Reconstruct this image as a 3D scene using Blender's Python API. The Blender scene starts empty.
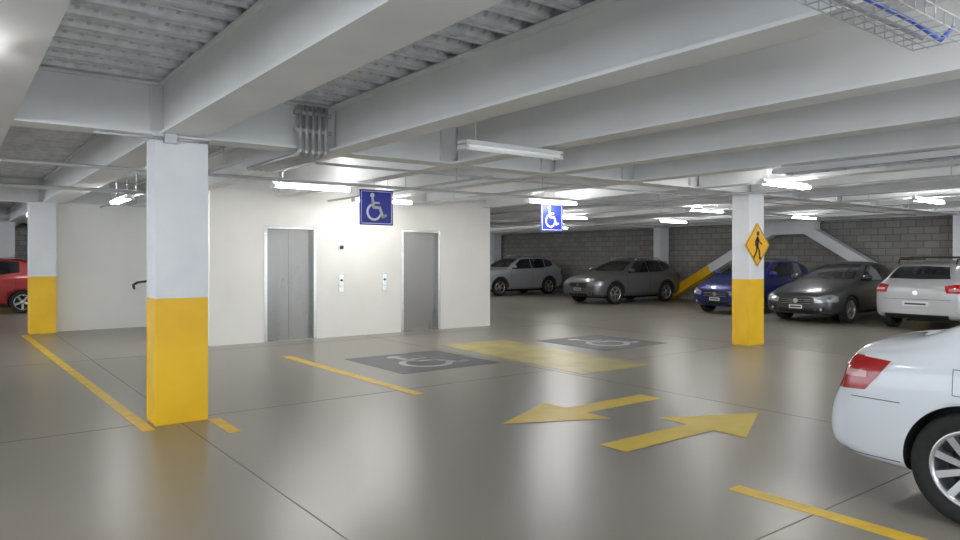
import bpy, bmesh, math, random
from mathutils import Vector, Matrix
from mathutils.bvhtree import BVHTree
random.seed(4)
scene=bpy.context.scene
COL=scene.collection
# ------------------------------------------------------------------ materials
def sset(b,k,v):
    if k in b.inputs: b.inputs[k].default_value=v
def mat(name,col,rough=.5,metal=0.,spec=.5,coat=0.,emit=None,estr=0.):
    m=bpy.data.materials.new(name); m.use_nodes=True
    b=m.node_tree.nodes['Principled BSDF']
    sset(b,'Base Color',(*col,1)); sset(b,'Roughness',rough); sset(b,'Metallic',metal)
    sset(b,'Specular IOR Level',spec); sset(b,'Coat Weight',coat); sset(b,'Coat Roughness',.04)
    if emit: sset(b,'Emission Color',(*emit,1)); sset(b,'Emission Strength',estr)
    return m
def noisy(name,c1,c2,scale=3.,rough=.5,rough2=None,metal=0.,bump=0.,bscale=60.,lo=.35,hi=.65,stretch=(1,1,1),detail=6,coat=0.,spec=.5):
    m=mat(name,c1,rough,metal,coat=coat,spec=spec); nt=m.node_tree; N=nt.nodes; Lk=nt.links; b=N['Principled BSDF']
    tc=N.new('ShaderNodeTexCoord'); mp=N.new('ShaderNodeMapping'); mp.inputs['Scale'].default_value=stretch
    Lk.new(tc.outputs['Object'],mp.inputs['Vector'])
    n=N.new('ShaderNodeTexNoise'); n.inputs['Scale'].default_value=scale; n.inputs['Detail'].default_value=detail
    Lk.new(mp.outputs[0],n.inputs['Vector'])
    r=N.new('ShaderNodeValToRGB'); r.color_ramp.elements[0].position=lo; r.color_ramp.elements[1].position=hi
    r.color_ramp.elements[0].color=(*c1,1); r.color_ramp.elements[1].color=(*c2,1)
    Lk.new(n.outputs['Fac'],r.inputs['Fac']); Lk.new(r.outputs['Color'],b.inputs['Base Color'])
    if rough2 is not None:
        mr=N.new('ShaderNodeMapRange'); mr.inputs['From Min'].default_value=lo; mr.inputs['From Max'].default_value=hi
        mr.inputs['To Min'].default_value=rough; mr.inputs['To Max'].default_value=rough2
        Lk.new(n.outputs['Fac'],mr.inputs['Value']); Lk.new(mr.outputs[0],b.inputs['Roughness'])
    if bump:
        n2=N.new('ShaderNodeTexNoise'); n2.inputs['Scale'].default_value=bscale; n2.inputs['Detail'].default_value=4
        Lk.new(mp.outputs[0],n2.inputs['Vector'])
        bp=N.new('ShaderNodeBump'); bp.inputs['Strength'].default_value=bump; bp.inputs['Distance'].default_value=.02
        Lk.new(n2.outputs['Fac'],bp.inputs['Height']); Lk.new(bp.outputs[0],b.inputs['Normal'])
    return m
M={}
M['beam']=noisy('beam_paint',(.78,.79,.80),(.85,.86,.86),1.5,.5,bump=.03)
M['white']=noisy('column_white_paint',(.78,.80,.84),(.85,.86,.88),2,.45,bump=.03)
M['yellow']=noisy('column_yellow_paint',(.90,.52,.006),(.97,.60,.010),2,.4,bump=.03)
M['plaster']=noisy('cream_plaster',(.86,.845,.80),(.90,.885,.84),1.2,.75,bump=.04,bscale=90)
M['steel']=noisy('stainless_door',(.19,.184,.172),(.28,.272,.26),1.0,.2,.3,metal=1.,stretch=(1,1,.25))
M['frame']=mat('stainless_frame',(.6,.6,.58),.25,1.)
M['galv']=noisy('galvanised_deck',(.62,.64,.67),(.80,.82,.85),4,.32,.42,metal=.3,bump=.05,bscale=12,stretch=(2.5,1,1))
M['conduit']=mat('galvanised_conduit',(.55,.56,.58),.4,.5)
M['pipe']=mat('painted_pipe',(.50,.50,.50),.5,.2)
M['blueconduit']=mat('blue_conduit',(.03,.10,.55),.45)
M['paint_y']=noisy('floor_paint_yellow',(.90,.65,.045),(.82,.59,.07),3,.42,.5,lo=.4,hi=.75,spec=.4)
M['paint_line']=noisy('floor_line_yellow',(.90,.60,.035),(.70,.50,.12),6,.42,.5,lo=.42,hi=.75,spec=.4)
M['paint_fade']=noisy('floor_paint_faded_yellow',(.58,.49,.13),(.42,.375,.19),1.8,.34,.42,lo=.35,hi=.7,detail=4,spec=.45)
M['patch']=noisy('floor_patch_dark',(.115,.12,.13),(.155,.16,.165),3,.45,.55,spec=.35)
M['paint_w']=noisy('floor_symbol_grey',(.48,.50,.52),(.60,.61,.62),5,.5,spec=.4)
M['tube']=mat('lit_tube',(1,1,1),.4,emit=(1,.98,.945),estr=66)
M['tubeoff_glow']=mat('unlit_tube_painted_glow',(.8,.82,.83),.3,emit=(1,1,1),estr=.2)  # switched-off tube; its pale shine is put in as weak emission
M['housing']=mat('lamp_housing',(.7,.7,.7),.4,.2)
M['black']=mat('black_plastic',(.012,.012,.013),.5)
M['joint']=mat('floor_joint_sealant',(.17,.16,.145),.6)
M['signblue']=mat('sign_blue',(.012,.03,.42),.4)
M['signwhite']=mat('sign_white',(.9,.9,.92),.45)
M['signyellow']=mat('sign_yellow',(.95,.50,.005),.4)
M['glass']=mat('dark_glass',(.012,.014,.016),.04,coat=1.)
M['tyre']=noisy('tyre_rubber',(.012,.012,.012),(.02,.02,.02),20,.75)
M['rim']=mat('alloy_rim',(.6,.61,.63),.25,.85)
M['rimdark']=mat('brake_dark',(.03,.03,.03),.5,.4)
M['chrome']=mat('chrome',(.75,.75,.76),.12,1.)
M['head']=mat('headlamp_lens',(.55,.58,.6),.08,.5,coat=1.)
M['red']=mat('tail_lamp_red',(.42,.008,.012),.12,coat=1.)
M['clear']=mat('tail_lamp_clear',(.62,.30,.28),.12,coat=1.)
M['plate']=mat('number_plate',(.8,.8,.78),.4)
M['platetext']=mat('number_plate_text',(.03,.05,.04),.5)
M['seam']=mat('panel_gap',(.03,.03,.03),.8)
def paint(name,c,metal=.3,coat=.8):
    return mat(name,c,.36,metal,coat=coat)
# concrete floor
def floor_mat():
    m=mat('polished_concrete',(.25,.24,.21),.30); nt=m.node_tree; N=nt.nodes; L=nt.links; b=N['Principled BSDF']
    tc=N.new('ShaderNodeTexCoord')
    n=N.new('ShaderNodeTexNoise'); n.inputs['Scale'].default_value=.28; n.inputs['Detail'].default_value=1.5; n.inputs['Roughness'].default_value=.4
    L.new(tc.outputs['Object'],n.inputs['Vector'])
    r=N.new('ShaderNodeValToRGB'); r.color_ramp.elements[0].position=.25; r.color_ramp.elements[1].position=.75
    r.color_ramp.elements[0].color=(.280,.260,.224,1); r.color_ramp.elements[1].color=(.320,.298,.258,1)
    L.new(n.outputs['Fac'],r.inputs['Fac']); L.new(r.outputs[0],b.inputs['Base Color'])
    sset(b,'Roughness',.31)
    sset(b,'Specular IOR Level',.55)
    # very fine trowel grain only
    n4=N.new('ShaderNodeTexNoise'); n4.inputs['Scale'].default_value=60; n4.inputs['Detail'].default_value=2
    L.new(tc.outputs['Object'],n4.inputs['Vector'])
    bp=N.new('ShaderNodeBump'); bp.inputs['Strength'].default_value=.05; bp.inputs['Distance'].default_value=.004
    L.new(n4.outputs['Fac'],bp.inputs['Height']); L.new(bp.outputs[0],b.inputs['Normal'])
    return m
M['floor']=floor_mat()
def block_mat():
    m=mat('concrete_block',(.2,.2,.2),.85); nt=m.node_tree; N=nt.nodes; L=nt.links; b=N['Principled BSDF']
    tc=N.new('ShaderNodeTexCoord'); sp=N.new('ShaderNodeSeparateXYZ'); cb=N.new('ShaderNodeCombineXYZ'); ad=N.new('ShaderNodeMath')
    L.new(tc.outputs['Object'],sp.inputs[0]); L.new(sp.outputs['X'],ad.inputs[0]); L.new(sp.outputs['Y'],ad.inputs[1])
    L.new(ad.outputs[0],cb.inputs['X']); L.new(sp.outputs['Z'],cb.inputs['Y'])
    br=N.new('ShaderNodeTexBrick'); br.inputs['Scale'].default_value=1.; br.inputs['Brick Width'].default_value=.4; br.inputs['Row Height'].default_value=.2
    br.inputs['Mortar Size'].default_value=.012; br.inputs['Mortar Smooth'].default_value=.2
    br.inputs['Color1'].default_value=(.29,.285,.27,1); br.inputs['Color2'].default_value=(.37,.36,.335,1); br.inputs['Mortar'].default_value=(.18,.178,.17,1)
    L.new(cb.outputs[0],br.inputs['Vector']); L.new(br.outputs['Color'],b.inputs['Base Color'])
    bp=N.new('ShaderNodeBump'); bp.inputs['Strength'].default_value=.5; bp.inputs['Distance'].default_value=.01; bp.invert=True
    L.new(br.outputs['Fac'],bp.inputs['Height']); L.new(bp.outputs[0],b.inputs['Normal'])
    return m
M['block']=block_mat()
# ------------------------------------------------------------------ mesh builder
class MB:
    def __init__(s): s.v=[];s.f=[];s.m=[];s.sm=[];s.mats=[]
    def mi(s,k):
        mt=M[k] if isinstance(k,str) else k
        if mt not in s.mats: s.mats.append(mt)
        return s.mats.index(mt)
    def face(s,pts,k,sm=False):
        b=len(s.v); s.v+= [tuple(p) for p in pts]; s.f.append(tuple(range(b,b+len(pts)))); s.m.append(s.mi(k)); s.sm.append(sm)
    def box(s,x0,x1,y0,y1,z0,z1,k,T=None):
        c=[(x0,y0,z0),(x1,y0,z0),(x1,y1,z0),(x0,y1,z0),(x0,y0,z1),(x1,y0,z1),(x1,y1,z1),(x0,y1,z1)]
        if T: c=[tuple(T@Vector(p)) for p in c]
        b=len(s.v); s.v+=c; i=s.mi(k)
        for f in [(0,3,2,1),(4,5,6,7),(0,1,5,4),(1,2,6,5),(2,3,7,6),(3,0,4,7)]:
            s.f.append(tuple(b+j for j in f)); s.m.append(i); s.sm.append(False)
    def cyl(s,p0,p1,r,k,n=12,r1=None,cap=True):
        p0=Vector(p0);p1=Vector(p1);d=(p1-p0).normalized(); r1=r if r1 is None else r1
        a=d.orthogonal().normalized(); c=d.cross(a); b=len(s.v); i=s.mi(k)
        for P,R in ((p0,r),(p1,r1)):
            for j in range(n):
                t=2*math.pi*j/n; s.v.append(tuple(P+a*math.cos(t)*R+c*math.sin(t)*R))
        for j in range(n):
            q=(j+1)%n; s.f.append((b+j,b+q,b+n+q,b+n+j)); s.m.append(i); s.sm.append(True)
        if cap:
            s.f.append(tuple(b+j for j in reversed(range(n)))); s.m.append(i); s.sm.append(False)
            s.f.append(tuple(b+n+j for j in range(n))); s.m.append(i); s.sm.append(False)
    def path(s,pts,r,k,n=10):
        for a,b in zip(pts[:-1],pts[1:]): s.cyl(a,b,r,k,n)
        for p in pts[1:-1]: s.ball(p,(r,r,r),k,8,6)
    def ball(s,c,rad,k,n=16,m=10):
        b=len(s.v); i=s.mi(k)
        for a in range(m+1):
            ph=math.pi*a/m
            for j in range(n):
                t=2*math.pi*j/n; s.v.append((c[0]+rad[0]*math.sin(ph)*math.cos(t),c[1]+rad[1]*math.sin(ph)*math.sin(t),c[2]+rad[2]*math.cos(ph)))
        for a in range(m):
            for j in range(n):
                q=(j+1)%n; s.f.append((b+a*n+j,b+(a+1)*n+j,b+(a+1)*n+q,b+a*n+q)); s.m.append(i); s.sm.append(True)
    def lathe(s,prof,k,n=40,c=(0,0,0)):  # around y axis, prof (r,y)
        b=len(s.v); i=s.mi(k)
        for r,y in prof:
            for j in range(n):
                t=2*math.pi*j/n; s.v.append((c[0]+r*math.cos(t),c[1]+y,c[2]+r*math.sin(t)))
        for a in range(len(prof)-1):
            for j in range(n):
                q=(j+1)%n; s.f.append((b+a*n+j,b+a*n+q,b+(a+1)*n+q,b+(a+1)*n+j)); s.m.append(i); s.sm.append(True)
    def build(s,name,parent=None,bevel=0.,merge=False):
        me=bpy.data.meshes.new(name); me.from_pydata(s.v,[],s.f)
        for mt in s.mats: me.materials.append(mt)
        me.polygons.foreach_set('material_index',s.m); me.polygons.foreach_set('use_smooth',s.sm); me.update()
        o=bpy.data.objects.new(name,me); COL.objects.link(o)
        if parent: o.parent=parent
        if bevel:
            bv=o.modifiers.new('bevel','BEVEL'); bv.width=bevel; bv.segments=2; bv.limit_method='ANGLE'
        return o
def strokes(mb,lines,circles,arcs,F,k):
    """2D glyph; F maps (u,v)->3D"""
    def disc(c,r):
        mb.face([F(c[0]+r*math.cos(t*math.pi/10),c[1]+r*math.sin(t*math.pi/10)) for t in range(20)],k)
    for pts,w in lines:
        for a,b in zip(pts[:-1],pts[1:]):
            d=Vector((b[0]-a[0],b[1]-a[1])); d.normalize(); n=Vector((-d.y,d.x))*w/2
            mb.face([F(a[0]-n.x,a[1]-n.y),F(b[0]-n.x,b[1]-n.y),F(b[0]+n.x,b[1]+n.y),F(a[0]+n.x,a[1]+n.y)],k)
        for p in pts: disc(p,w/2)
    for c,r in circles: disc(c,r)
    for c,r,w,a0,a1 in arcs:
        n=28
        for i in range(n):
            t0=math.radians(a0+(a1-a0)*i/n); t1=math.radians(a0+(a1-a0)*(i+1)/n)
            q=lambda R,t:F(c[0]+R*math.cos(t),c[1]+R*math.sin(t))
            mb.face([q(r-w/2,t0),q(r+w/2,t0),q(r+w/2,t1),q(r-w/2,t1)],k)
ISA=dict(lines=[([(-.08,.24),(-.05,0),(.15,0),(.25,-.26),(.34,-.22)],.08),([(-.07,.13),(.12,.13)],.06)],
         circles=[((-.09,.34),.07)],arcs=[((-.03,-.13),.215,.065,112,345)])
PED=dict(lines=[([(.0,.17),(-.02,-.02)],.13),([(.0,-.04),(.09,-.19),(.10,-.38),(.16,-.38)],.065),([(-.03,-.04),(-.07,-.2),(-.2,-.36)],.065),
                ([(.02,.19),(.12,.06),(.2,.03)],.045),([(-.02,.19),(-.12,.08),(-.11,-.02)],.045)],circles=[((.02,.32),.07)],arcs=[])
# ------------------------------------------------------------------ room shell
X0,X1,Y0,Y1=-9,21.6,-6,32
sec=[.30]+[1.73]+[1.73+1.587*i for i in range(1,13)]+[-1.3,-2.9,-4.5,-6.1,-7.7]
mains=[6.96,16.7,26.6,-2.8]
def ztop(x,y):
    """height a hanger can reach: underside of a beam if one is overhead, else the deck"""
    for X in sec:
        if abs(x-X)<.23: return 2.642
    for Y in mains:
        if abs(y-Y)<.18: return 2.642
    return 3.118
b=MB(); b.box(X0,X1+.2,Y0,Y1+.2,-.2,0,'floor'); b.build('floor')
# ceiling deck, ribs run along X
def deck(name):
    b=MB(); p=.30; y=Y0; prof=[]
    while y<Y1:
        prof+= [(y,3.20),(y+.10,3.20),(y+.135,3.115),(y+.19,3.115),(y+.20,3.13),(y+.215,3.13),(y+.225,3.115),(y+.265,3.115)]; y+=p
    prof.append((y,3.20))
    for (ya,za),(yb,zb) in zip(prof[:-1],prof[1:]):
        b.face([(X0,ya,za),(X0,yb,zb),(X1+.2,yb,zb),(X1+.2,ya,za)],'galv')
    b.box(X0,X1+.2,Y0,Y1+.2,3.21,3.35,'pipe')
    # embossed shear lugs pressed into the deck near the camera
    y=Y0
    while y<8:
        x=-1.
        while x<9 and y>-1:
            b.box(x,x+.022,y+.012,y+.09,3.186,3.20,'galv')
            b.face([(x,y+.1335,3.122),(x+.03,y+.1335,3.122),(x+.055,y+.101,3.19),(x+.025,y+.101,3.19)],'conduit'); x+=.11
        y+=p
    return b.build(name)
deck('ceiling')
b=MB(); b.box(X1,X1+.2,Y0,Y1,0,3.11,'block'); b.build('wall_right')
b=MB(); b.box(X0,X1+.2,Y1,Y1+.2,0,3.11,'block'); b.build('wall_back')
# elevator block
EX0,EX1,EY=3.6,9.73,12.4
doors=[(4.55,5.56),(7.41,8.38)]
b=MB()
xs=[EX0,4.55,5.56,7.41,8.38,EX1]
for i in range(0,5,2): b.box(xs[i],xs[i+1],EY,EY+.2,0,2.73,'plaster')
for d in doors: b.box(d[0],d[1],EY,EY+.2,2.10,2.73,'plaster')
b.box(EX0,EX0+.2,EY+.2,19,0,2.73,'plaster'); b.box(EX1-.2,EX1,EY+.2,19,0,2.73,'plaster'); b.box(EX0,EX1,19,19.2,0,3.1,'plaster')
b.box(EX0,EX1,EY+.05,19,2.73,3.11,'beam')
b.build('wall_elevator_block')
b=MB(); b.box(1.76,EX0,16.8,17.0,0,3.1,'plaster'); b.build('wall_recess')
for i,(a,c) in enumerate(doors):
    b=MB(); mid=(a+c)/2
    fw=.06
    b.box(a,a+fw,EY-.012,EY+.12,0,2.10,'frame'); b.box(c-fw,c,EY-.012,EY+.12,0,2.10,'frame'); b.box(a+fw,c-fw,EY-.012,EY+.12,2.05,2.10,'frame')
    b.box(a+fw,mid-.004,EY+.10,EY+.13,.01,2.05,'steel'); b.box(mid+.004,c-fw,EY+.115,EY+.145,.01,2.05,'steel')
    b.box(a+fw,c-fw,EY+.145,EY+.17,0,2.05,'black'); b.box(a+fw,c-fw,EY,EY+.16,0,.012,'frame')
    b.build('door_%d'%(i+1),bevel=.003)
for X in (6.07,7.02):
    b=MB(); b.box(X-.05,X+.05,EY-.018,EY,.86,1.20,'frame')
    b.cyl((X,EY-.018,1.09),(X,EY-.03,1.09),.022,'black'); b.cyl((X,EY-.018,.98),(X,EY-.03,.98),.022,'signwhite')
    b.build('elevator_call_panel',bevel=.004)
b=MB(); b.box(6.01,6.13,EY-.02,EY,1.66,1.79,'frame'); b.box(6.03,6.11,EY-.024,EY-.02,1.69,1.76,'black'); b.build('elevator_floor_indicator')
# handrail
b=MB(); b.path([(3.22,16.55,.86),(3.18,16.45,.94),(3.24,16.3,1.0),(3.42,15.6,1.06),(3.42,13.0,1.06)],.026,'black'); b.cyl((3.42,15.5,0),(3.42,15.5,1.06),.02,'black'); b.cyl((3.42,13.2,0),(3.42,13.2,1.06),.02,'black')
b.build('handrail')
# columns
def column(x,y,w=.45,d=.32,top=2.64):
    b=MB(); z=1.15
    b.box(x,x+w,y,y+d,0,z,'yellow'); b.box(x,x+w,y,y+d,z,top,'white')
    for zz0,zz1,k in ((0,z,'yellow'),(z,top,'white')):
        b.box(x-.008,x+w+.008,y-.006,y+.012,zz0,zz1,k); b.box(x-.008,x+w+.008,y+d-.012,y+d+.006,zz0,zz1,k)
    b.box(x-.03,x+w+.03,y-.03,y+d+.03,top-.02,top,'white')
    return b.build('column',bevel=.004)
column(1.5,6.8); column(11.02,6.8); column(1.31,16.5)
column(1.25,26.4); column(20.95,6.75); column(20.95,16.5); column(20.95,26.4); column(11.02,-3)
# beams
for i,X in enumerate(sec):
    if X>21.4: continue
    wide = abs(X-1.73)<.01 or abs(X-11.25)<.05
    b=MB()
    fw=.40/2 if wide else .13; ww=.16 if wide else .05
    segs=[(Y0,mains[3]-.15),(mains[3]+.15,mains[0]-.15),(mains[0]+.15,EY if EX0<X<EX1 else mains[1]-.15)]
    if not EX0<X<EX1: segs+=[(mains[1]+.15,mains[2]-.15),(mains[2]+.15,Y1)]
    for s0,s1 in segs:
        b.box(X-fw,X+fw,s0,s1,2.64,2.665,'beam'); b.box(X-fw,X+fw,s0,s1,3.085,3.11,'beam'); b.box(X-ww,X+ww,s0,s1,2.665,3.085,'beam')
    b.build('ceiling_beam_secondary')
for Y in mains:
    b=MB()
    rng=[(X0,X1)] if Y!=16.7 else [(X0,EX0),(EX1,X1)]
    for s0,s1 in rng:
        b.box(s0,s1,Y-.15,Y+.15,2.64,2.665,'beam'); b.box(s0,s1,Y-.15,Y+.15,3.085,3.11,'beam'); b.box(s0,s1,Y-.10,Y+.10,2.665,3.085,'beam')
    for X in sec:   # web stiffeners at every joint
        if X<21 and not (Y==16.7 and EX0<X<EX1): b.box(X-.27,X-.26,Y-.145,Y+.145,2.665,3.085,'beam')
    b.build('ceiling_beam_main')
# chevron brace on the right wall
def brace():
    b=MB(); XX0,XX1=20.95,21.3
    def seg(ya,za,yb,zb,w,k):
        d=Vector((yb-ya,zb-za)).normalized(); n=Vector((-d.y,d.x))*w/2
        P=[(ya-n.x,za-n.y),(yb-n.x,zb-n.y),(yb+n.x,zb+n.y),(ya+n.x,za+n.y)]
        f=[(XX0,p[0],p[1]) for p in P]; g=[(XX1,p[0],p[1]) for p in P]
        b.face(f,k); b.face(g[::-1],k)
        for i in range(4):
            j=(i+1)%4; b.face([f[i],g[i],g[j],f[j]],k)
    def L(a,c,t): return (a[0]+(c[0]-a[0])*t,a[1]+(c[1]-a[1])*t)
    for foot,top in (((16.2,.15),(12.1,2.45)),((7.4,.15),(11.1,2.45))):
        m=L(foot,top,.43); seg(*foot,*m,.30,'yellow'); seg(*m,*top,.30,'white')
    b.box(XX0-.01,XX1,10.75,12.45,2.26,2.64,'white')
    return b.build('chevron_brace')
brace()
# ------------------------------------------------------------------ floor markings
def prism(b,pts,z0,z1,k):
    n=len(pts)
    b.face([(p[0],p[1],z1) for p in pts],k); b.face([(p[0],p[1],z0) for p in pts[::-1]],k)
    for i in range(n):
        j=(i+1)%n; b.face([(pts[i][0],pts[i][1],z0),(pts[j][0],pts[j][1],z0),(pts[j][0],pts[j][1],z1),(pts[i][0],pts[i][1],z1)],k)
def fquad(name,x0,x1,y0,y1,k,z=.003,dx=0):
    b=MB(); prism(b,[(x0,y0),(x1,y0),(x1+dx,y1),(x0+dx,y1)],.0005,z,k); return b.build(name)
fquad('parking_line',1.36,1.47,6.65,16.4,'paint_line',dx=-.20); fquad('parking_line',1.95,2.06,6.15,6.79,'paint_line')
fquad('parking_line',4.12,4.25,6.6,10.4,'paint_line',dx=-.02); fquad('parking_line',4.08,4.21,-2.4,2.67,'paint_line')
fquad('accessible_aisle_marking',6.60,7.95,6.45,10.1,'paint_fade',dx=.25)
for xx in (4.75,8.6):
    b=MB(); b.box(xx,xx+1.65,7.9,9.6,.0005,.003,'patch')
    cx,cy=xx+.82,8.75
    strokes(b,ISA['lines'],ISA['circles'],ISA['arcs'],lambda u,v:(cx+u*1.6,cy+v*1.6,.0045),'paint_w')
    b.build('accessible_parking_floor_symbol')
def arrow(tipx,dirx,y,L=2.1,hl=.95,hw=.46,sw=.14):
    b=MB(); x=lambda t: tipx-dirx*t
    z=.004
    b.face([(x(0),y,z),(x(hl),y+hw,z),(x(hl),y-hw,z)][::int(dirx)],'paint_y'); b.face([(x(hl),y-sw,z),(x(L),y-sw,z),(x(L),y+sw,z),(x(hl),y+sw,z)],'paint_y')
    return b.build('floor_arrow_marking')
arrow(4.04,-1,4.97); arrow(6.32,1,3.8)
b=MB()
for x in (-3.2,1.72,6.5,11.25,16.1):
    b.box(x-.004,x+.004,Y0,Y1,0.0002,.0016,'joint')
for y in (2.1,6.96,11.8,21.6): b.box(X0,X1,y-.004,y+.004,.0002,.0016,'joint')
b.build('floor_expansion_joint')
# ------------------------------------------------------------------ light fixtures
def fixture(x,y,lit=True,z=2.58,rot=False):
    b=MB(); L=.61
    T=Matrix.Translation((x,y,0))@(Matrix.Rotation(math.pi/2,4,'Z') if rot else Matrix.Identity(4))
    V=lambda *p:tuple(T@Vector(p))
    hw=.03 if lit else .075
    b.box(-L,L,-hw,hw,z-.01,z+.03,'housing',T)
    b.box(-L,-L+.03,-.075,.075,z-.05,z+.0,'housing',T); b.box(L-.03,L,-.075,.075,z-.05,z+.0,'housing',T)
    k='tube' if lit else 'tubeoff_glow'
    for dy in (-.05,.05): b.cyl(V(-L+.03,dy,z-.025),V(L-.03,dy,z-.025),.017,k,10)
    for dx in (-.45,.45):
        p=V(dx,0,0); b.cyl((p[0],p[1],z+.03),(p[0],p[1],ztop(p[0],p[1])),.004,'housing',6)
    return b.build('fluorescent_light_fixture')
for x,y in [(4.3,9.74),(6.4,11.35),(9.0,9.6),(9.5,5.3),(14.2,5.2),(17.5,9.3),(13.2,9.2),(16.5,12.6),(12.8,13.0),(-.42,4.45),
            (16.5,17.5),(16,21.5),(12.5,22),(2.2,21),(-3,21),(-3,13.9),(-4,9.5),(-4.5,4.5),(4.4,.4),(9.5,.4),(-.5,.2),(14.2,.4),(4.4,-4.2),(9.5,-4.2),(-.5,-4.2),(18.5,5.2),(18.8,.4),(17,25)]:
    fixture(x,y)
fixture(2.3,12.8,rot=True,z=2.5)
fixture(4.4,5.25,False)
# ------------------------------------------------------------------ conduits, pipes, trays
b=MB()
for i in range(5):
    x=2.86+i*.07
    b.path([(x,6.775,3.08),(x,6.775,2.62),(x,6.80,2.59),(x,6.86,2.585),(x,8.3,2.585)],.024,'conduit')
b.box(2.80,3.20,6.76,6.79,2.80,2.84,'conduit'); b.box(2.80,3.20,6.76,6.79,2.98,3.02,'conduit')
b.build('electrical_conduit_bundle')
b=MB(); b.cyl((1.60,6.76,2.60),(1.60,6.76,3.08),.022,'conduit'); b.path([(1.0,6.76,2.60),(1.60,6.76,2.60),(1.95,6.76,2.60)],.016,'conduit'); b.box(1.56,1.66,6.71,6.79,2.56,2.66,'conduit'); b.build('electrical_conduit')
b=MB(); b.cyl((3.4,7.6,2.62),(20,7.6,2.62),.016,'pipe')
b.cyl((-8,8.9,2.55),(20,8.9,2.55),.02,'pipe'); b.cyl((-8,11.9,2.55),(3,11.9,2.55),.03,'conduit')
for x in range(-7,20,3): b.cyl((x+.4,8.9,2.55),(x+.4,8.9,ztop(x+.4,8.9)),.005,'pipe',6)
b.build('sprinkler_pipe')
for X,ya,yb,r in ((5.75,7.3,12.3,.018),(7.4,7.3,12.3,.018),(10.6,-2,20,.02),(13.7,-2,28,.018),(2.6,7.6,16.7,.018)):
    b=MB(); b.cyl((X,ya,2.60),(X,yb,2.60),r,'pipe')
    y=ya+.8
    while y<yb: b.cyl((X,y,2.60),(X,y,ztop(X,y)),.005,'pipe',6); y+=2.4
    b.build('sprinkler_branch_pipe')
def ladder_tray(x0,x1,y0,y1,z):
    b=MB()
    for x in (x0,x1): b.box(x-.008,x+.008,y0,y1,z,z+.07,'conduit')
    y=y0
    while y<y1: b.box(x0,x1,y,y+.02,z,z+.015,'conduit'); y+=.22
    for i,k in enumerate(('blueconduit','conduit','conduit')):
        xx=x0+.07+i*.08; b.cyl((xx,y0,z+.035),(xx,y1+.05,z+.035),.016,k)
    for yy in (y0+.5,y1-.5,(y0+y1)/2): b.cyl((x0,yy,z),(x0,yy,2.642),.006,'conduit',6); b.cyl((x1,yy,z),(x1,yy,ztop(x1,yy)),.006,'conduit',6)
    b.build('cable_tray')
ladder_tray(8.15,8.45,-2,4.7,2.56)
b=MB(); z=2.52
x0,x1,y0,y1=1.6,3.72,1.18,1.42
for x in [x0+i*.1 for i in range(int((x1-x0)/.1)+1)]:
    b.path([(x,y0,z+.06),(x,y0,z),(x,y1,z),(x,y1,z+.06)],.003,'conduit',6)
for y in (y0,y0+.06,y0+.12,y0+.18,y1): b.cyl((x0,y,z),(x1,y,z),.003,'conduit',6)
for y in (y0,y1): b.cyl((x0,y,z+.06),(x1,y,z+.06),.0035,'conduit',6)
for x in (1.9,3.3): b.cyl((x,y0,z),(x,y0,2.64),.004,'conduit',6); b.cyl((x,y1,z),(x,y1,2.64),.004,'conduit',6)
b.path([(x0,1.27,z+.02),(3.3,1.27,z+.02),(3.7,1.3,z+.02),(3.85,1.3,z+.11)],.010,'blueconduit'); b.cyl((x0,1.34,z+.02),(3.6,1.34,z+.02),.011,'conduit')
b.build('wire_basket_cable_tray')
# ------------------------------------------------------------------ signs
def isa_sign(x,y,zc,s=.54):
    b=MB(); h=s/2; w=h*1.06
    b.box(x-w,x+w,y-.008,y+.008,zc-h,zc+h,'signblue')
    yy=y-.0095
    t=.012; e=.02
    for u0,u1,v0,v1 in ((-w+e,w-e,h-e-t,h-e),(-w+e,w-e,-h+e,-h+e+t),(-w+e,-w+e+t,-h+e,h-e),(w-e-t,w-e,-h+e,h-e)):
        b.face([(x+u0,yy,zc+v0),(x+u1,yy,zc+v0),(x+u1,yy,zc+v1),(x+u0,yy,zc+v1)],'signwhite')
    strokes(b,ISA['lines'],ISA['circles'],ISA['arcs'],lambda u,v:(x+(u-.05)*s,yy-.001,zc+v*s),'signwhite')
    for dx in (-.2,.2): b.cyl((x+dx,y,zc+h-.01),(x+dx,y,ztop(x+dx,y)),.004,'housing',6)
    return b.build('accessible_parking_sign')
isa_sign(5.35,9.70,2.31,.55); isa_sign(9.33,9.95,2.31,.54)
b=MB(); cx,cy,cz=11.245,6.775,1.75; h=.385
def dia(h,y,k): b.face([(cx,y,cz-h),(cx+h,y,cz),(cx,y,cz+h),(cx-h,y,cz)],k)
F=[(cx,cz-h),(cx+h,cz),(cx,cz+h),(cx-h,cz)]
for i in range(4):
    p,q=F[i],F[(i+1)%4]; b.face([(p[0],cy,p[1]),(q[0],cy,q[1]),(q[0],cy+.01,q[1]),(p[0],cy+.01,p[1])],'signyellow')
dia(h,cy,'signyellow'); dia(h,cy+.01,'signyellow')
for a,c in ((h-.02,h-.035),):
    P=lambda r:[(cx,cz-r),(cx+r,cz),(cx,cz+r),(cx-r,cz)]
    A,B=P(a),P(c)
    for i in range(4):
        j=(i+1)%4; b.face([(A[i][0],cy-.002,A[i][1]),(A[j][0],cy-.002,A[j][1]),(B[j][0],cy-.002,B[j][1]),(B[i][0],cy-.002,B[i][1])],'black')
strokes(b,PED['lines'],PED['circles'],PED['arcs'],lambda u,v:(cx+u*.62,cy-.003,cz+v*.62),'black')
b.box(cx-.03,cx+.03,cy+.01,cy+.02,cz-.2,cz+.2,'housing')
b.build('pedestrian_warning_sign')
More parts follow.
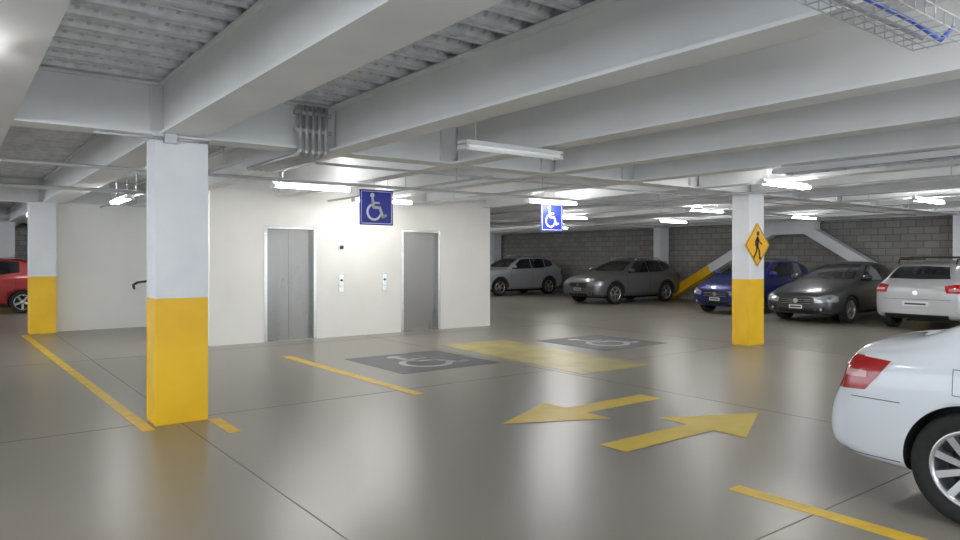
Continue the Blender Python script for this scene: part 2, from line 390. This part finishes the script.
# ------------------------------------------------------------------ cars
def wheel_mesh(name,r,nsp,parent,loc,flip,rimk='rim'):
    b=MB(); R=r*.69
    b.lathe([(R,.075),(R+.02,.095),(r*.92,.10),(r*.985,.085),(r,.06),(r,-.06),(r*.985,-.085),(r*.92,-.1),(R,-.095)],'tyre',44)
    b.lathe([(R+.004,.078),(R-.004,.086),(R-.02,.08),(R-.028,.03),(R-.03,-.05)],rimk,44)
    b.lathe([(R-.028,.0),(.001,.0)],'rimdark',32)
    b.lathe([(r*.45,.012),(r*.45,.004),(.02,.02)],'rimdark',24)
    for i in range(nsp):
        a=2*math.pi*i/nsp+math.pi/2
        T=Matrix.Rotation(a,4,'Y')
        w0=.030 if nsp<8 else .017; w1=.026 if nsp<8 else .021
        q=[(.03,-w0),(R-.015,-w1),(R-.015,w1),(.03,w0)]
        top=[T@Vector((u,.062 if u<.1 else .076,v)) for u,v in q]; bot=[T@Vector((u,.02,v*1.25)) for u,v in q]
        b.face(top,rimk); 
        for k in range(4):
            j=(k+1)%4; b.face([top[k],bot[k],bot[j],top[j]],rimk)
    b.lathe([(.058,.03),(.056,.066),(.04,.072),(.001,.074)],rimk,24)
    o=b.build(name,parent); o.location=loc
    if flip: o.rotation_euler=(0,0,math.pi)
    return o
SEDAN=dict(st=[(2.25,.62,.33,.52,.60,.50),(2.20,.76,.22,.63,.70,.60),(1.97,.85,.20,.72,.82,.68),(1.5,.88,.20,.80,.91,.72),(1.05,.88,.20,.86,.98,.74),(.88,.88,.20,.89,1.01,.74),
 (.08,.88,.20,.93,1.42,.60),(-.45,.88,.20,.95,1.465,.60),(-1.05,.88,.20,.97,1.42,.58),(-1.72,.875,.20,.985,1.09,.66),(-1.86,.86,.21,.985,1.06,.68),(-2.12,.83,.24,.965,1.035,.66),(-2.235,.78,.28,.90,.98,.58),(-2.27,.64,.36,.80,.86,.46)],
 wf=1.35,wr=-1.40,r=.315,
 win=[([(.62,1.03),(.02,1.345),(-.36,1.375)],[(.62,1.0),(.02,1.0),(-.36,1.0)]),([(-.43,1.375),(-1.0,1.34),(-1.28,1.20)],[(-.43,1.0),(-1.0,1.02),(-1.28,1.03)])],
 ws=(1.045,.66,1.375,.50),rw=(1.12,.60,1.36,.46),doors=[.78,-.40,-1.22],mx=.62,bel=.98)
HERO=dict(SEDAN); HERO['wr']=-1.45; HERO['doors']=[.78,-.40,-1.18]; HERO['r']=.325
HERO['st']=SEDAN['st'][:-5]+[(-1.70,.87,.20,.955,1.065,.69),(-1.90,.865,.21,.93,1.0,.72),(-2.10,.85,.22,.915,.985,.72),(-2.165,.83,.24,.86,.94,.69),(-2.195,.82,.25,.74,.82,.69),(-2.275,.81,.27,.60,.66,.67),(-2.31,.68,.33,.54,.58,.5)]
SUV=dict(st=[(2.21,.62,.36,.60,.70,.50),(2.15,.77,.26,.76,.85,.62),(1.9,.86,.22,.86,.96,.70),(1.4,.9,.22,.93,1.04,.74),(.98,.9,.22,.98,1.09,.76),(.82,.9,.22,.99,1.12,.76),
 (.15,.9,.22,1.03,1.53,.63),(-.4,.9,.22,1.05,1.59,.63),(-1.2,.9,.22,1.09,1.56,.61),(-1.78,.88,.24,1.11,1.47,.58),(-2.03,.85,.28,1.08,1.17,.62),(-2.16,.81,.32,1.0,1.08,.60),(-2.21,.68,.40,.85,.92,.48)],
 wf=1.32,wr=-1.32,r=.345,
 win=[([(.60,1.12),(.08,1.44),(-.36,1.48)],[(.60,1.09),(.08,1.10),(-.36,1.11)]),([(-.43,1.48),(-.8,1.475),(-1.12,1.46)],[(-.43,1.11),(-.8,1.12),(-1.12,1.13)]),([(-1.2,1.455),(-1.4,1.43),(-1.62,1.36)],[(-1.2,1.15),(-1.4,1.18),(-1.62,1.24)])],
 ws=(1.15,.68,1.47,.53),rw=(1.18,.62,1.42,.50),doors=[.75,-.40,-1.18],mx=.60,bel=1.08)
HATCH=dict(st=[(2.0,.60,.33,.50,.58,.48),(1.94,.74,.22,.63,.70,.60),(1.72,.82,.20,.74,.83,.67),(1.3,.85,.20,.82,.93,.70),(.98,.85,.20,.87,1.0,.72),(.82,.85,.20,.89,1.03,.72),
 (.10,.85,.20,.93,1.40,.60),(-.5,.85,.20,.95,1.45,.60),(-1.2,.85,.20,.98,1.42,.59),(-1.60,.84,.22,.99,1.34,.57),(-1.84,.82,.25,.98,1.06,.64),(-1.94,.80,.27,.93,1.0,.63),(-2.0,.68,.34,.82,.88,.5)],
 wf=1.22,wr=-1.24,r=.305,
 win=[([(.60,1.04),(.04,1.33),(-.36,1.36)],[(.60,1.0),(.04,1.0),(-.36,1.01)]),([(-.43,1.36),(-.8,1.355),(-1.15,1.33)],[(-.43,1.01),(-.8,1.03),(-1.15,1.08)])],
 ws=(1.06,.66,1.35,.50),rw=(1.09,.58,1.33,.47),doors=[.74,-.40,-1.08],mx=.60,bel=.98)
def build_car(name,spec,x,y,heading,pt,zs=1.,rack=False,nsp=5,style='a',hero=False,rails=False):
    root=bpy.data.objects.new(name,None); COL.objects.link(root)
    st=spec['st']; W=max(s[1] for s in st); r=spec['r']
    mats=[pt,M['black']]
    V=[];Fc=[]; n=None
    for (sx,w,zb,zsl,zt,wt) in st:
        zb,zsl,zt=zb,zsl*zs,zt*zs
        h=[(0,zb),(w*.6,zb),(w*.92,zb+.02),(w*.98,zb+.10),(w,zb+.52*(zsl-zb)),(w*.985,zsl-.07),(w*.94,zsl),(wt+.25*(w*.94-wt),zsl+.75*(zt-.05-zsl)),(wt,zt-.03),(wt*.80,zt+.0),(wt*.4,zt+.015),(0,zt+.02)]
        k=len(h); ring=[(sx,a,z) for a,z in h]+[(sx,-a,z) for a,z in h[-2:0:-1]]
        n=len(ring); V+=ring
    for i in range(len(st)-1):
        for j in range(n):
            q=(j+1)%n; Fc.append((i*n+j,i*n+q,(i+1)*n+q,(i+1)*n+j))
    def capf(base,rev):
        R=list(range(k)); Lf=[0]+[n-i for i in range(1,k-1)]+[k-1]
        for i in range(k-1):
            if i==0: f=[R[0],R[1],Lf[1]]
            elif i==k-2: f=[R[i],R[i+1],Lf[i]]
            else: f=[R[i],R[i+1],Lf[i+1],Lf[i]]
            f=[base+a for a in f]; Fc.append(tuple(f[::-1] if rev else f))
    capf(0,False); capf((len(st)-1)*n,True)
    me=bpy.data.meshes.new('body'); me.from_pydata(V,[],Fc)
    bm=bmesh.new(); bm.from_mesh(me); bmesh.ops.recalc_face_normals(bm,faces=bm.faces); bm.to_mesh(me); bm.free()
    for m_ in mats: me.materials.append(m_)
    for p in me.polygons: p.use_smooth=True
    o=bpy.data.objects.new('body_tmp',me); COL.objects.link(o)
    ss=o.modifiers.new('s','SUBSURF'); ss.levels=3 if hero else 2; ss.render_levels=3 if hero else 2
    dg=bpy.context.evaluated_depsgraph_get(); dg.update()
    bvh=BVHTree.FromObject(o,dg)
    # wheel-arch cutter
    c=MB()
    for wx in (spec['wf'],spec['wr']):
        for s in (1,-1): c.cyl((wx,s*(W-.27),r),(wx,s*(W+.3),r),r+.04,'black',64)
    cut=c.build('cut_tmp')
    bo=o.modifiers.new('b','BOOLEAN'); bo.object=cut; bo.operation='DIFFERENCE'; bo.solver='EXACT'
    try: bo.material_mode='TRANSFER'
    except Exception: pass
    dg=bpy.context.evaluated_depsgraph_get(); dg.update()
    nm=bpy.data.meshes.new_from_object(o.evaluated_get(dg)); nm.name=name+'_body'
    bpy.data.objects.remove(o); bpy.data.objects.remove(cut)
    body=bpy.data.objects.new('body',nm); COL.objects.link(body); body.parent=root
    T=MB()
    def hit(mode,u,v,s=1):
        v=v
        if mode=='side': o_,d=Vector((u,s*2.5,v)),Vector((0,-s,0))
        elif mode=='front': o_,d=Vector((4,u,v)),Vector((-1,0,0))
        elif mode=='rear': o_,d=Vector((-4,u,v)),Vector((1,0,0))
        elif mode=='top': o_,d=Vector((u,v,3)),Vector((0,0,-1))
        co,nn,_,_=bvh.ray_cast(o_,d)
        if co is None: co,nn,_,_=bvh.find_nearest(o_+d*2.0)
        return co,nn
    def patch(mode,A,B,k,off=.006,s=1,nu=8,nv=6):
        U=[]
        m_=len(A)-1
        for i in range(m_*nu+1):
            t=i/nu; a=min(int(t),m_-1); f=t-a
            pa=(A[a][0]+(A[a+1][0]-A[a][0])*f,A[a][1]+(A[a+1][1]-A[a][1])*f)
            pb=(B[a][0]+(B[a+1][0]-B[a][0])*f,B[a][1]+(B[a+1][1]-B[a][1])*f)
            row=[]
            for j in range(nv+1):
                g=j/nv; co,nn=hit(mode,pa[0]+(pb[0]-pa[0])*g,pa[1]+(pb[1]-pa[1])*g,s); row.append(co+nn*off)
            U.append(row)
        b0=len(T.v); mi=T.mi(k); nn_=nv+1
        for row in U: T.v+=[tuple(p) for p in row]
        for i in range(len(U)-1):
            for j in range(nv):
                T.f.append((b0+i*nn_+j,b0+(i+1)*nn_+j,b0+(i+1)*nn_+j+1,b0+i*nn_+j+1)); T.m.append(mi); T.sm.append(True)
    def wrap(P,k,off=.007,nu=16,nv=8):
        for s in (1,-1):
            b0=len(T.v); mi=T.mi(k)
            P3=[Vector((p[0],p[1]*s,p[2]*1)) for p in P]
            for i in range(nu+1):
                for j in range(nv+1):
                    f,g=i/nu,j/nv; a=P3[0].lerp(P3[1],f); c_=P3[3].lerp(P3[2],f); p=a.lerp(c_,g)
                    co,nn,_,_=bvh.find_nearest(p); T.v.append(tuple(co+nn*off))
            for i in range(nu):
                for j in range(nv):
                    q=b0+i*(nv+1)+j; T.f.append((q,q+nv+1,q+nv+2,q+1)); T.m.append(mi); T.sm.append(True)
    def rect(mode,u0,u1,v0,v1,k,off=.007,s=1,**kw): patch(mode,[(u0,v1),(u1,v1)],[(u0,v0),(u1,v0)],k,off,s,**kw)
    Z=lambda z:z*zs
    for s in (1,-1):
        for A,B in spec['win']:
            A2=[(p[0],Z(p[1])) for p in A]; B2=[(p[0],Z(p[1])) for p in B]
            g=.018
            patch('side',[(A2[0][0]+g,A2[0][1]+g*.6)]+[(p[0],p[1]+g) for p in A2[1:-1]]+[(A2[-1][0]-g,A2[-1][1]+g*.6)],[(B2[0][0]+g,B2[0][1]-g)]+[(p[0],p[1]-g) for p in B2[1:-1]]+[(B2[-1][0]-g,B2[-1][1]-g)],'black',.003,s)
            patch('side',A2,B2,'glass',.007,s)
        for dx in spec['doors']:
            z1=Z(spec['bel'])-.02; zlo=.34 if abs(dx-spec['wr'])>.5 else .72
            rect('side',dx-.005,dx+.005,zlo,z1,'seam',.003,s,nu=1,nv=10)
        rect('side',spec['doors'][1],spec['doors'][0],.335,.343,'seam',.003,s,nu=10,nv=1)
        for dx in spec['doors'][1:]:
            co,nn=hit('side',dx+.14,Z(spec['bel'])-.16,s)
            T.box(co.x-.09,co.x+.09,min(co.y,co.y+s*.035),max(co.y,co.y+s*.035),co.z-.014,co.z+.014,pt)
        co,nn=hit('side',spec['mx'],Z(spec['bel'])+.03,s)
        T.ball((co.x-.0,co.y+s*.13,co.z+.06),(.075,.115,.075),pt,16,10); T.cyl((co.x,co.y-s*.02,co.z),(co.x,co.y+s*.1,co.z+.03),.022,'black')
        rect('side',spec['wr']+r+.1,spec['wf']-r-.1,.20,.285,'black',.004,s,nu=10,nv=2)
    zb,wb,zt_,wt_=spec['ws']; patch('front',[(-wt_,Z(zt_)),(0,Z(zt_)+.02),(wt_,Z(zt_))],[(-wb,Z(zb)),(0,Z(zb)-.01),(wb,Z(zb))],'glass',.007)
    zb,wb,zt_,wt_=spec['rw']; patch('rear',[(-wt_,Z(zt_)),(0,Z(zt_)+.015),(wt_,Z(zt_))],[(-wb,Z(zb)),(0,Z(zb)-.01),(wb,Z(zb))],'glass',.007)
    xf=st[0][0]; xr=st[-1][0]; hz=Z(st[1][3])
    rect('front',-.36,.36,hz-.17,hz-.02,'black'); 
    for g in range(3): rect('front',-.35,.35,hz-.155+g*.045,hz-.147+g*.045,'chrome',.012,nv=1)
    T.cyl((hit('front',0,hz-.09)[0].x+.0,0,hz-.09),(hit('front',0,hz-.09)[0].x+.02,0,hz-.09),.055,'chrome',20)
    rect('front',-.42,.42,.27,.36,'black'); 
    for s in (1,-1): rect('front',s*.5,s*.66,.30,.39,'black'); T.cyl((hit('front',s*.58,.345)[0].x,s*.58,.345),(hit('front',s*.58,.345)[0].x+.012,s*.58,.345),.035,'head',14)
    rect('front',-.16,.16,hz-.27,hz-.185,'plate',.02); rect('front',-.13,.13,hz-.245,hz-.21,'platetext',.022,nv=1)
    wrap([(xf-.0,.42,hz-.02),(xf-.33,W-.04,hz+.03),(xf-.30,W-.01,hz-.10),(xf-.02,.44,hz-.13)],'head')
    for s in (1,-1): patch('top',[(xf-.22,s*.58),(.95,s*.70)],[(xf-.22,s*.588),(.95,s*.708)],'seam',.002,nu=12,nv=1)
    if style=='sedan':
        if hero:
            for s in (1,-1):
                patch('side',[(-2.13,.905),(-1.88,.89)],[(-2.18,.69),(-2.03,.70)],'red',.006,s,nu=14,nv=12)
                patch('rear',[(s*.57,.895),(s*.80,.905)],[(s*.62,.69),(s*.81,.69)],'red',.006,nu=14,nv=12)
                patch('side',[(-2.145,.82),(-2.02,.815)],[(-2.155,.775),(-2.02,.775)],'clear',.009,s)
        else:
            wrap([(xr+.02,.52,.90),(xr+.40,W-.01,.915),(xr+.24,W-.0,.70),(xr+.0,.60,.69)],'red')
        rect('rear',-.26,.26,.68,.79,'plate',.012); rect('rear',-.2,.2,.715,.755,'platetext',.014,nv=1); rect('rear',-.34,.34,.825,.845,'chrome',.012,nv=1)
        rect('rear',-.66,.66,.595,.602,'seam',.003,nv=1)
        for s in (1,-1):
            if hero:
                rect('side',-2.12,spec['wr']-r-.05,.648,.653,'seam',.002,s,nu=8,nv=1)
                rect('side',-2.20,spec['wr']-r-.06,.285,.29,'seam',.002,s,nu=8,nv=1)
            else: patch('side',[(xr+.42,.935),(xr+.27,.65)],[(xr+.426,.935),(xr+.276,.65)],'seam',.0025,s,nv=1)
            if s==-1:
                rect('side',spec['wr']-.10,spec['wr']+.05,.735,.885,'seam',.0022,s); rect('side',spec['wr']-.096,spec['wr']+.046,.739,.881,pt,.004,s)
    else:
        tz=Z(.90)
        wrap([(xr+.02,.52,tz+.06),(xr+.20,W-.03,tz+.09),(xr+.14,W-.02,tz-.10),(xr+.0,.56,tz-.10)],'red')
        wrap([(xr+.02,.60,tz-.0),(xr+.08,W-.08,tz-.0),(xr+.08,W-.08,tz-.05),(xr+.02,.60,tz-.05)],'clear',.010)
        rect('rear',-.25,.25,.52,.63,'plate',.015); rect('rear',-.2,.2,.555,.59,'platetext',.017,nv=1)
        rect('rear',-.6,.6,.26,.36,'black',.006); rect('rear',-.64,.64,.665,.672,'seam',.003,nv=1)
        T.cyl((hit('rear',0,.80)[0].x,0,.80),(hit('rear',0,.80)[0].x-.02,0,.80),.05,'chrome',18)
        rect('rear',-.5,.5,Z(1.40)-.0,Z(1.405)+.02,pt,.05)
    if rack:
        zr=st[7][4]*zs
        for s in (1,-1):
            T.path([(.05,s*.56,zr-.03),(-.0,s*.56,zr+.05),(-1.35,s*.55,zr+.04),(-1.42,s*.55,zr-.05)],.016,'black')
        for xx in (-.2,-1.05): T.box(xx-.03,xx+.03,-.66,.66,zr+.06,zr+.09,'black'); 
        for xx in (-.4,-.62,-.84): T.cyl((xx,-.55,zr+.09),(xx,.55,zr+.09),.014,'black')
    if rails:
        zr=st[7][4]*zs
        for s in (1,-1): T.path([(-.0,s*.55,zr-.07),(-.12,s*.56,zr+.02),(-1.2,s*.55,zr+.01),(-1.35,s*.54,zr-.08)],.014,'chrome')
        for wx in (spec['wf'],spec['wr']):   # dark wheel-arch cladding
            for s in (1,-1):
                for a in range(14):
                    t0,t1=math.pi*a/14,math.pi*(a+1)/14
                    P=[]
                    for t,R in ((t0,r+.045),(t1,r+.045),(t1,r+.095),(t0,r+.095)):
                        co,nn=hit('side',wx+R*math.cos(t),r+R*math.sin(t),s); P.append(co+nn*.008)
                    T.face(P,'black')
    T.build('trim_and_glass',root)
    u=MB(); u.box(spec['wr'],spec['wf'],-.45,.45,.16,.22,'black'); u.cyl((spec['wf'],-W+.2,r),(spec['wf'],W-.2,r),.04,'black'); u.cyl((spec['wr'],-W+.2,r),(spec['wr'],W-.2,r),.04,'black'); u.build('underbody',root)
    for nm_,wx,s in (('wheel_front_left',spec['wf'],1),('wheel_front_right',spec['wf'],-1),('wheel_rear_left',spec['wr'],1),('wheel_rear_right',spec['wr'],-1)):
        wheel_mesh(nm_,r,nsp,root,(wx,s*(W-.115),r),s<0)
    root.location=(x,y,0); root.rotation_euler=(0,0,heading)
    return root
PI=math.pi
P_white=paint('car_paint_white',(.78,.82,.88),.0,1.); P_silver=paint('car_paint_silver',(.44,.46,.50),.4); P_grey=paint('car_paint_grey',(.155,.158,.165),.4)
P_blue=paint('car_paint_blue',(.012,.02,.15),.2); P_dgrey=paint('car_paint_dark_grey',(.06,.062,.066),.3); P_sil2=paint('car_paint_light_silver',(.52,.53,.55),.3); P_red=paint('car_paint_red',(.32,.02,.02),.2)
build_car('sedan',HERO,5.41,-.01,-PI/2,P_white,nsp=10,style='sedan',hero=True)
build_car('sedan',SEDAN,18.05,8.55,PI,P_dgrey,zs=.98,style='sedan')
build_car('hatchback',HATCH,18.5,11.2,PI,P_blue,zs=1.02)
build_car('suv',SUV,18.8,16.45,PI,P_grey,zs=.95,rails=True)
build_car('suv',SUV,18.9,22.6,PI,P_silver,rails=True)
build_car('hatchback',HATCH,17.9,6.05,0,P_sil2,rack=True)
build_car('hatchback',HATCH,.42,23.7,PI,P_red,zs=1.05)
# ------------------------------------------------------------------ world + camera
w=bpy.data.worlds.new('daylight'); scene.world=w; w.use_nodes=True
bg=w.node_tree.nodes['Background']; bg.inputs[0].default_value=(.84,.92,1,1); bg.inputs[1].default_value=3.0
cam=bpy.data.cameras.new('camera'); co=bpy.data.objects.new('camera',cam); COL.objects.link(co)
co.location=(0,0,1.52); co.rotation_euler=(math.pi/2,0,-math.radians(37.3))
cam.sensor_width=36; cam.lens=26.25; cam.shift_y=-.0125; cam.clip_start=.05
scene.camera=co
scene.view_settings.view_transform='Standard'
